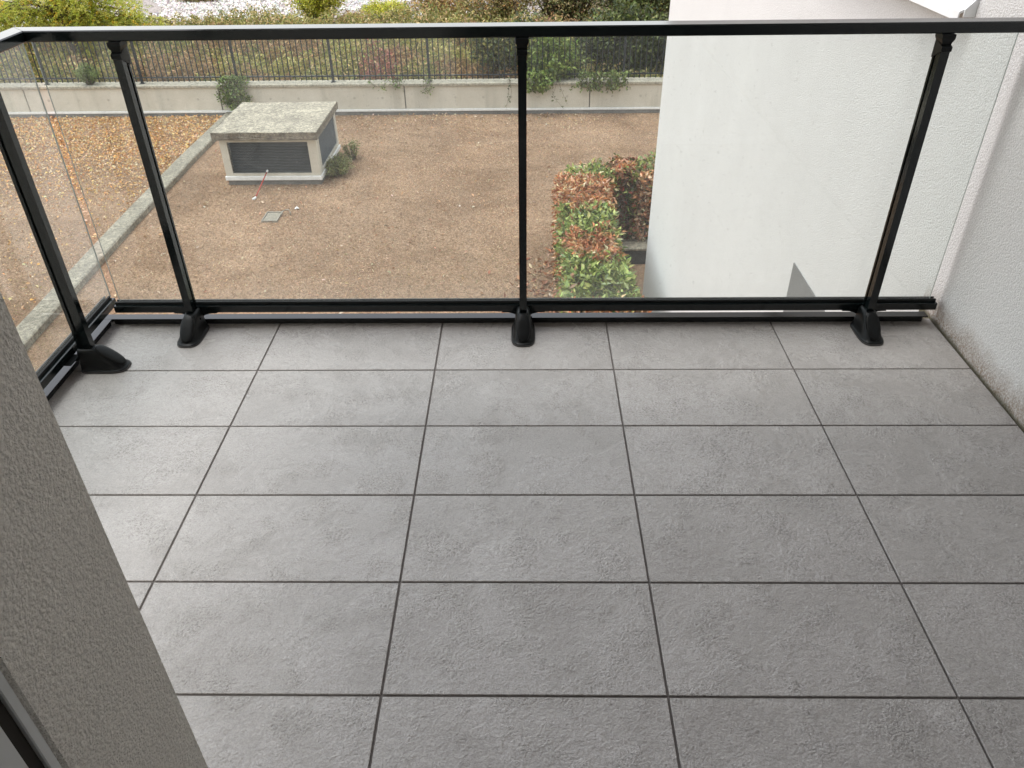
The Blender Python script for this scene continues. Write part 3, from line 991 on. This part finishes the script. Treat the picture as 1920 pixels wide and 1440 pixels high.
def hedge_shrub(x0, x1, y0, y1, z0, z1, pal_top, pal_side, n, label, dead, leafL=0.085):
    n = int(n * 1.9)
    x0 += 0.06
    x1 -= 0.05 if y1 < 8 else 0.0
    y0, y1 = y0 - 0.06, y1 + 0.06
    c = ((x0 + x1) / 2, (y0 + y1) / 2, z0)
    o = empty('hedge_shrub', c, label, 'shrub', 'shrubs of the clipped L-shaped hedge')
    bm = bmesh.new()
    for k in range(16):
        b0 = Vector((c[0] + random.gauss(0, .06), c[1] + random.gauss(0, .06), z0 - .02))
        tip = Vector((random.uniform(x0 + .05, x1 - .05), random.uniform(y0 + .05, y1 - .05), z1 - random.uniform(.05, .3)))
        mid = b0.lerp(tip, .5) + Vector((random.gauss(0, .05), random.gauss(0, .05), 0)) + (tip - b0) * .0
        add_tube(bm, [b0, mid, tip], [.012, .008, .003], 5)
    bm_obj('stem', bm, M['twig'], o, True)
    w, d, h = x1 - x0, y1 - y0, z1 - z0
    areas = np.array([w * d * 2.0, d * h, d * h * .9, w * h, w * h * .3])
    f = rng.choice(5, n, p=areas / areas.sum())
    u, v = rng.random(n), rng.random(n)
    dep = np.abs(rng.normal(0, 0.07, n)) - 0.01
    P = np.empty((n, 3))
    P[:, 0] = x0 + u * w; P[:, 1] = y0 + v * d; P[:, 2] = z1 - dep
    lo = z0 + .12 + (h - .12) * v ** 0.8
    k = f == 1; P[k, 0] = (x0 + dep)[k]; P[k, 1] = (y0 + u * d)[k]; P[k, 2] = lo[k]
    k = f == 2; P[k, 0] = (x1 - dep)[k]; P[k, 1] = (y0 + u * d)[k]; P[k, 2] = lo[k]
    k = f == 3; P[k, 1] = (y0 + dep)[k]; P[k, 2] = lo[k]
    k = f == 4; P[k, 1] = (y1 - dep)[k]; P[k, 2] = lo[k]
    # uneven clipped top
    bumpy = lump(P * 1.0, 6.0, int(abs(x0 * 100 + y0 * 37)) % 97) - 0.5
    P[:, 2] += np.where(f == 0, bumpy * 0.16, 0)
    P[:, :2] += rng.normal(0, 0.022, (n, 2))
    top = f == 0
    C = np.where(top[:, None], pick(pal_top, n), pick(pal_side, n))
    near_edge = np.clip(1 - np.minimum(P[:, 1] - y0, y1 - P[:, 1]) / 0.16, 0, 1)
    swap = lump(P, 5.5, 61) + 0.42 * near_edge + rng.normal(0, .08, n) > (0.93 if dead else 1.06)
    C[swap] = pick(GREEN if dead else BROWN, int(swap.sum()))
    out = P - np.array([c[0], c[1], z0 + h * 0.5])
    D = unit(out * np.array([1, 1, 0.5])) * 0.7 + np.array([0, 0, 0.25])
    D = D + rng.normal(0, 0.6, (n, 3))
    Lf = rng.uniform(0.6, 1.15, n) * leafL
    big = leaves(P, Lf, C, up=0.35, aspect=0.34 if dead else 0.46, fold=0.16 if dead else 0.07, D=D, curl=0.3 if dead else 0.12)
    # shaded inner leaves close the volume
    m_ = n // 3
    Pi = np.stack([rng.uniform(x0 + .08, x1 - .08, m_), rng.uniform(y0 + .08, y1 - .08, m_), rng.uniform(z0 + .15, z1 - .1, m_)], 1)
    inn = leaves(Pi, leafL, pick(pal_side, m_), up=0.3, aspect=0.45)
    V, F, C = join_np([big, inn])
    bm_ = place('foliage', np_mesh('foliage', V, F, C), M['dead_leaf'] if dead else M['glossy_leaf'], o)
    tag(bm_, kind='stuff')
    return o


Z1 = -2.52
MIXG = GREEN + [(0.30, 0.14, 0.07)]
hedge_shrub(0.70, 1.42, 7.30, 8.42, G, Z1 + .02, BROWN, BROWN, 2600, 'withered rust-brown shrub at the inner corner of the clipped hedge', True)
hedge_shrub(0.72, 1.47, 6.62, 7.38, G, Z1 - .01, GREEN, MIXG, 1900, 'leafy green hedge shrub between the two rust-brown ones', False)
hedge_shrub(0.80, 1.45, 5.98, 6.72, G, Z1 + .04, BROWN, BROWN + GREEN[:2], 1900, 'withered brown hedge shrub beside the raised planter kerb', True)
hedge_shrub(0.72, 1.50, 4.98, 6.05, G, Z1, GREEN, MIXG, 2500, 'large-leaved green hedge shrub nearest the railing, second from its end', False, 0.095)
hedge_shrub(0.70, 1.62, 4.10, 5.05, G, Z1 - .08, [(0.55, 0.36, 0.22), (0.45, 0.24, 0.12), (0.6, 0.45, 0.3)] + BROWN[:2], BROWN, 2500, 'dried pale brown hedge shrub just above the glass channel', True)
hedge_shrub(0.88, 1.55, 8.38, 9.05, G, Z1 - .02, GREEN + [(0.26, 0.30, 0.05)], GREEN, 1700, 'yellow-green shrub at the far corner of the hedge', False)
hedge_shrub(1.52, 1.86, 8.52, 9.05, G, Z1 + .08, BROWN, RUSTY, 1100, 'narrow shrub with withered brown crown in the back row', True)
hedge_shrub(1.80, 2.75, 8.50, 9.10, G, Z1 + .06, GREEN + GREEN + [(0.42, 0.14, 0.07), (0.48, 0.24, 0.11)], RUSTY[:3] + RUSTY + GREEN, 2600, 'green and red shrub half hidden behind the white wing', False)


# ------------------------------------------------------------------ other plants
def bush(name, label, cat, base, rx, ry, h, nst, per, Ls, pal, mat='leaf', group=None, up=0.4, spread=0.9, wts=None, lean=(0, 0), stem_r=0.008, low=0.12, stem_mat='twig', upright=0.0):
    o = empty(name, base, label, cat, group)
    bx_, by_, bz_ = base
    bm = bmesh.new()
    Ps, Ds = [], []
    for k in range(nst):
        a_ = random.uniform(0, 6.283); r_ = math.sqrt(random.random()) * spread
        tip = Vector((bx_ + rx * r_ * math.cos(a_) + lean[0] * h, by_ + ry * r_ * math.sin(a_) + lean[1] * h, bz_ + h * (1 - 0.45 * r_ * r_) * random.uniform(.72, 1.05)))
        b0 = Vector((bx_ + rx * .25 * r_ * math.cos(a_), by_ + ry * .25 * r_ * math.sin(a_), bz_ - .02))
        mid = b0.lerp(tip, .55) + Vector((0, 0, h * .10)) + Vector((random.gauss(0, rx * .06), random.gauss(0, ry * .06), 0))
        add_tube(bm, [b0, mid, tip], [stem_r, stem_r * .65, stem_r * .25], 4)
        t = np.random.default_rng(k).uniform(low, 1.0, per)[:, None] ** 0.75
        b_, m_, t_ = np.array(b0), np.array(mid), np.array(tip)
        pt = (1 - t) ** 2 * b_ + 2 * t * (1 - t) * m_ + t * t * t_
        pt = pt + rng.normal(0, 1, (per, 3)) * np.array([rx, ry, h * .6]) * 0.085
        Ps.append(pt); Ds.append(np.tile(unit((t_ - b_)[None])[0] * upright, (per, 1)))
    bm_obj('stem', bm, M[stem_mat], o, True)
    P = np.concatenate(Ps); D = np.concatenate(Ds) + rng.normal(0, 0.7, (len(P), 3))
    P[:, 2] = np.maximum(P[:, 2], bz_ + .02) if lean == (0, 0) else P[:, 2]
    V, F, C = leaves(P, rng.uniform(.65, 1.2, len(P)) * Ls, pick(pal, len(P), w=wts), up=up, aspect=0.5, D=D)
    tag(place('foliage', np_mesh('foliage', V, F, C), M[mat], o), kind='stuff')
    return o


YG = [(0.58, 0.56, 0.05), (0.45, 0.46, 0.05), (0.70, 0.64, 0.14), (0.27, 0.30, 0.04)]
OLIVE = [(0.22, 0.205, 0.065), (0.30, 0.26, 0.095), (0.13, 0.13, 0.045), (0.42, 0.32, 0.16)]
DARK = [(0.075, 0.10, 0.036), (0.11, 0.135, 0.045), (0.17, 0.20, 0.06), (0.045, 0.06, 0.024)]
AUT = [(0.45, 0.26, 0.08), (0.30, 0.23, 0.09), (0.20, 0.18, 0.06), (0.52, 0.36, 0.14)]

bush('yellow_green_shrub', 'tall bright yellow-green shrub behind the fence beside the pale rubble', 'shrub', (-6.15, 24.6, B), 1.15, 1.0, 1.7, 120, 60, 0.085, YG, upright=0.8)
bush('yellow_green_shrub', 'low yellow-green shrub behind the fence with rounded top', 'shrub', (-4.0, 24.3, B), 0.85, 0.8, 0.80, 90, 55, 0.075, YG, upright=0.9)
bush('autumn_bush', 'brown and orange leaved bush behind the fence', 'bush', (-2.1, 24.2, B), 1.2, 1.0, 1.25, 100, 50, 0.085, AUT + [(0.25, 0.13, 0.07)])
bush('olive_bush', 'olive green bush with thin bare branches behind the fence', 'bush', (-0.4, 23.0, B), 1.5, 1.3, 1.9, 120, 60, 0.085, OLIVE + AUT[:1], stem_r=0.014)
bush('olive_bush', 'thicket with reddish upright stems left of the white wing', 'bush', (1.5, 22.4, B), 1.3, 1.2, 2.3, 130, 60, 0.085, OLIVE + DARK[:2], stem_r=0.022, stem_mat='bark')
bush('dark_bush', 'dense dark bush against the white wing behind the fence', 'bush', (3.6, 21.6, B), 1.7, 1.4, 2.5, 170, 70, 0.09, DARK + OLIVE[:1], stem_r=0.018, stem_mat='bark')
bush('dark_bush', 'broad dark green bush pressed against the right end of the fence', 'bush', (2.7, 17.4, B), 1.6, 0.95, 1.75, 170, 60, 0.11, DARK, stem_r=0.012)
bush('dark_bush', 'dark green bush behind the fence near the middle post', 'bush', (0.2, 17.3, B), 1.35, 0.95, 1.5, 150, 60, 0.105, DARK + OLIVE[:2], stem_r=0.012)
bush('overhanging_bush', 'fresh green bush pushing through the fence over the wall', 'bush', (0.95, 16.25, B), 0.75, 0.75, 1.35, 110, 45, 0.11, [(0.20, 0.26, 0.06), (0.28, 0.34, 0.085), (0.13, 0.17, 0.05)], stem_r=0.01)


def hanging(name, label, x, y0, z_top, z_bot, w, nstr, per, Ls, pal, out=0.10):
    o = empty(name, (x, YW, z_top), label, 'creeper')
    bm = bmesh.new(); Ps = []
    for k in range(nstr):
        xx = x + random.uniform(-w / 2, w / 2)
        zb = z_bot + (z_top - z_bot) * random.uniform(0, .45) * (abs(xx - x) / (w / 2 + 1e-6))
        pts = [Vector((xx, y0 + .12, z_top - .03)), Vector((xx + random.gauss(0, .05), YW - .06 - random.uniform(0, out) * .6, z_top + .06)),
               Vector((xx + random.gauss(0, .07), YW - .065 - random.uniform(0, out), (z_top + zb) / 2)), Vector((xx + random.gauss(0, .09), YW - .03 - random.uniform(0, out) * .6, zb))]
        add_tube(bm, pts, [.006, .005, .004, .002], 4)
        A = np.array(pts)
        t = rng.uniform(0.1, 3, per)
        i_ = np.minimum(t.astype(int), 2); f_ = (t - i_)[:, None]
        Ps.append(A[i_] * (1 - f_) + A[i_ + 1] * f_ + rng.normal(0, 0.025, (per, 3)))
    bm_obj('stem', bm, M['twig'], o, True)
    P = np.concatenate(Ps)
    P[:, 1] = np.minimum(P[:, 1], np.where(P[:, 2] < -3.0, YW - .05, 99))
    V, F, C = leaves(P, rng.uniform(.6, 1.2, len(P)) * Ls, pick(pal, len(P)), up=0.3, aspect=0.6)
    tag(place('foliage', np_mesh('foliage', V, F, C), M['leaf'], o), kind='stuff')


IVY = [(0.15, 0.21, 0.06), (0.21, 0.28, 0.085), (0.28, 0.33, 0.13), (0.10, 0.14, 0.045)]
hanging('hanging_ivy', 'thick green ivy clump hanging over the wall behind the vent shaft', -6.10, YF, -2.93, -3.55, 0.52, 34, 42, 0.065, IVY, 0.16)
hanging('creeper', 'thin creeper sprigs drooping over the wall left of the middle post', -2.75, YF, -2.98, -3.16, 0.60, 7, 14, 0.06, IVY)
hanging('creeper', 'sparse creeper tendril over the wall beside the joint right of the vent', -1.85, YF, -2.98, -3.22, 0.40, 5, 14, 0.06, IVY)
hanging('creeper', 'single leafy strand hanging down the wall just left of the middle post', -0.05, YF, -3.0, -3.60, 0.05, 2, 12, 0.055, DARK)
hanging('creeper', 'single strand hanging down the wall right of the middle post', 1.05, YF, -3.0, -3.60, 0.08, 2, 16, 0.06, DARK + IVY[:1])
hanging('hanging_branches', 'leafy green branches hanging over the coping right of the middle post', 0.62, YF, -2.90, -3.20, 0.55, 22, 36, 0.075, [(0.20, 0.27, 0.065), (0.27, 0.34, 0.09), (0.13, 0.17, 0.05)], 0.18)
hanging('hanging_branches', 'drooping green branches over the wall nearest the white wing', 1.98, YF, -2.90, -3.19, 1.05, 26, 34, 0.07, [(0.17, 0.22, 0.065), (0.23, 0.28, 0.09), (0.11, 0.14, 0.045)], 0.18)

bush('weed_clump', 'green weed clump growing at the near right corner of the vent shaft', 'weed', (-3.14, 11.95, G), 0.30, 0.55, 0.30, 80, 26, 0.045, [(0.22, 0.24, 0.09), (0.30, 0.29, 0.12), (0.15, 0.17, 0.065)], upright=0.9)
bush('weed_clump', 'sparse weed behind the green clump right of the vent shaft', 'weed', (-3.02, 12.75, G), 0.24, 0.2, 0.40, 18, 20, 0.05, [(0.24, 0.26, 0.10), (0.32, 0.30, 0.14)], upright=0.8)
bush('ferny_bush', 'feathery pale green bush tuft poking through the fence left of the posts', 'bush', (-9.32, 15.75, -3.0), 0.30, 0.22, 0.42, 60, 60, 0.035, [(0.20, 0.27, 0.075), (0.26, 0.33, 0.10), (0.14, 0.19, 0.05)], upright=0.4)

# wild undergrowth behind the fence
n = 150000
P = scatter(n, -16, 4.5, 16.05, 23.9, B)
hh = 0.22 + 0.45 * lump(P, 0.8, 21) ** 1.3 + 0.4 * lump(P, 3.5, 22) ** 2
hh *= np.clip((24.3 - P[:, 1]) / 1.2, 0.25, 1)
P[:, 2] += hh * rng.random(n) ** 0.6
tone = lump(P, 0.7, 33); t2 = lump(P, 1.3, 35)
C = pick(OLIVE + [(0.12, 0.14, 0.04)], n)
k = tone > 0.62; C[k] = pick([(0.26, 0.24, 0.07), (0.19, 0.185, 0.06), (0.38, 0.32, 0.14)], int(k.sum()))
k = (t2 < 0.38) & (P[:, 1] < 21); C[k] = pick([(0.24, 0.15, 0.075), (0.34, 0.23, 0.12), (0.18, 0.12, 0.06)], int(k.sum()))
k = (np.abs(P[:, 0] + 3.05 + (P[:, 1] - 16) * .06) < 0.42) & (P[:, 1] < 18.5) & (rng.random(n) < .75); C[k] = pick([(0.22, 0.085, 0.06), (0.15, 0.065, 0.045), (0.27, 0.12, 0.08)], int(k.sum()))
C *= 1.45
V, F, C = leaves(P, rng.uniform(0.05, 0.13, n), C, up=0.25, aspect=0.38)
tag(place('undergrowth', np_mesh('undergrowth', V, F, C), M['leaf']), 'wild weeds and brambles growing behind the bar fence', 'undergrowth', kind='stuff')

# pale rubble behind the weeds
n = 26000
P = scatter(n, -17, -1.5, 23.7, 33, B + .02)
k = lump(P, 0.9, 41) < 0.86
P = P[k]; n = len(P)
r = rng.uniform(0.025, 0.075, (n, 1))
base = np.array([[1, 0, 0], [-.5, .87, 0], [-.5, -.87, 0], [0, 0, 1.0]])
ang = rng.uniform(0, 6.28, n)
ca, sa = np.cos(ang), np.sin(ang)
V = np.empty((n, 4, 3))
for q in range(4):
    j_ = 1 + rng.normal(0, .2, n)
    V[:, q, 0] = P[:, 0] + r[:, 0] * j_ * (base[q, 0] * ca - base[q, 1] * sa)
    V[:, q, 1] = P[:, 1] + r[:, 0] * j_ * (base[q, 0] * sa + base[q, 1] * ca)
    V[:, q, 2] = P[:, 2] + r[:, 0] * (base[q, 2] * .8 - .1)
F = (np.arange(n)[:, None, None] * 4 + np.array([[[0, 1, 3], [1, 2, 3], [2, 0, 3]]])).reshape(-1, 3)
C = np.repeat(pick([(0.50, 0.47, 0.43), (0.40, 0.37, 0.335), (0.58, 0.555, 0.52), (0.22, 0.20, 0.175)], n, .14), 3, axis=0)
tag(place('rubble_stones', np_mesh('rubble_stones', V.reshape(-1, 3), F, C), M['stone']), 'field of pale broken stones beyond the fence', 'rubble', kind='stuff')
for k, (x, y, rx, ry, h, lab) in enumerate([(-9.4, 29.6, 0.9, .5, .22, 'low dark weed patch on the pale rubble, left one'), (-7.6, 29.9, .8, .5, .24, 'low dark weed patch on the pale rubble, right one'), (-11.5, 29.0, .9, .5, .25, 'low dark weed patch on the rubble beside the yellowing tree')]):
    bush('weed_patch', lab, 'weed', (x, y, B), rx, ry, h, 50, 30, 0.07, OLIVE + [(0.15, 0.09, 0.07)])
bush('dry_grass_tuft', 'straw coloured grass tuft between the two yellow-green shrubs', 'grass', (-5.05, 24.2, B), 0.5, .4, 0.42, 60, 20, 0.10, [(0.50, 0.36, 0.20), (0.42, 0.27, 0.14)], upright=1.2)


# ------------------------------------------------------------------ feathery tree behind the fence on the left
def feathery_tree(base, label):
    o = empty('feathery_tree', base, label, 'tree')
    b = Vector(base)
    limbs = []
    bm = bmesh.new()
    add_tube(bm, [b + Vector((0, 0, -.05)), b + Vector((.02, 0, .5)), b + Vector((-.02, .05, 1.0)), b + Vector((-.10, .08, 1.5)), b + Vector((-.22, .10, 2.1)), b + Vector((-.36, .12, 2.8))], [.13, .115, .10, .09, .07, .04], 9)
    bm_obj('trunk', bm, M['bark'], o, True)
    fork = b + Vector((-.08, .08, 1.15))
    ends = [(-1.0, .3, 1.4), (-.35, .5, 2.0), (.55, .2, 1.6), (1.2, .1, .5), (-1.7, .0, .3), (.2, -.7, .9), (1.7, .3, .15), (-2.3, .4, .1), (1.5, -.4, .9), (-.9, -.6, .5), (2.0, .1, -.15), (-2.6, -.2, -.2), (.9, -.3, .05), (-.8, .4, .0)]
    tips = []
    for ex in ends:
        t = fork + Vector(ex)
        mid = fork.lerp(t, .5) + Vector((random.gauss(0, .1), random.gauss(0, .1), .22))
        bm = bmesh.new()
        add_tube(bm, [fork, fork.lerp(mid, .5) + Vector((0, 0, .05)), mid, t], [.055, .04, .028, .008], 6)
        for q in range(9):
            f_ = random.uniform(.3, 1)
            p = (1 - f_) ** 2 * fork + 2 * f_ * (1 - f_) * mid + f_ * f_ * t
            d_ = Vector((random.gauss(0, .6), random.gauss(0, .5), random.gauss(-.05, .3)))
            e_ = p + d_
            add_tube(bm, [p, p.lerp(e_, .5) + Vector((0, 0, .08)), e_], [.012, .008, .003], 4)
            tips += [p.lerp(e_, g_) for g_ in (.35, .6, .8, 1.0)]
        bm_obj('limb', bm, M['bark'], o, True)
    # compound fronds: a drooping rachis with paired leaflets
    T = np.array([list(t) for t in tips])
    nf = 3500
    src = T[rng.integers(0, len(T), nf)] + rng.normal(0, 0.13, (nf, 3))
    clear = (np.abs(src[:, 0] - base[0] + .12) < .16) & (src[:, 1] < base[1] + .1)
    src[clear, 1] += .5
    src[clear, 0] += rng.normal(0, .5, int(clear.sum()))
    dr = rng.normal(0, 1, (nf, 3)); dr[:, 2] = dr[:, 2] * .35 - .25; dr = unit(dr)
    Lr = rng.uniform(.16, .34, (nf, 1))
    pal = np.array([(0.48, 0.50, 0.06), (0.38, 0.44, 0.055), (0.60, 0.57, 0.12), (0.25, 0.32, 0.05), (0.80, 0.50, 0.04)])
    pi = rng.choice(5, nf, p=[.33, .25, .21, .12, .09])
    Ps, Ds, Cs = [], [], []
    side = unit(np.cross(dr, np.array([0, 0, 1.0]) + rng.normal(0, .3, (nf, 3))))
    for q in range(9):
        for sgn in (-1, 1):
            f_ = (q + .8) / 9
            pp_ = src + dr * Lr * f_ - np.array([0, 0, 1.0]) * (Lr * f_ * f_ * .25)
            Ps.append(pp_); Ds.append(side * sgn + dr * .35)
            Cs.append(pal[pi] * (1 + rng.normal(0, .16, (nf, 1))))
    P = np.concatenate(Ps); D = np.concatenate(Ds); C = np.clip(np.concatenate(Cs), .01, .8)
    V, F, C = leaves(P, rng.uniform(.035, .055, len(P)), C, up=0.7, aspect=0.42, D=D)
    tag(place('crown', np_mesh('crown', V, F, C), M['leaf'], o), kind='stuff')


feathery_tree((-11.4, 19.4, B), 'feathery yellow-green tree rising behind the fence at the left')
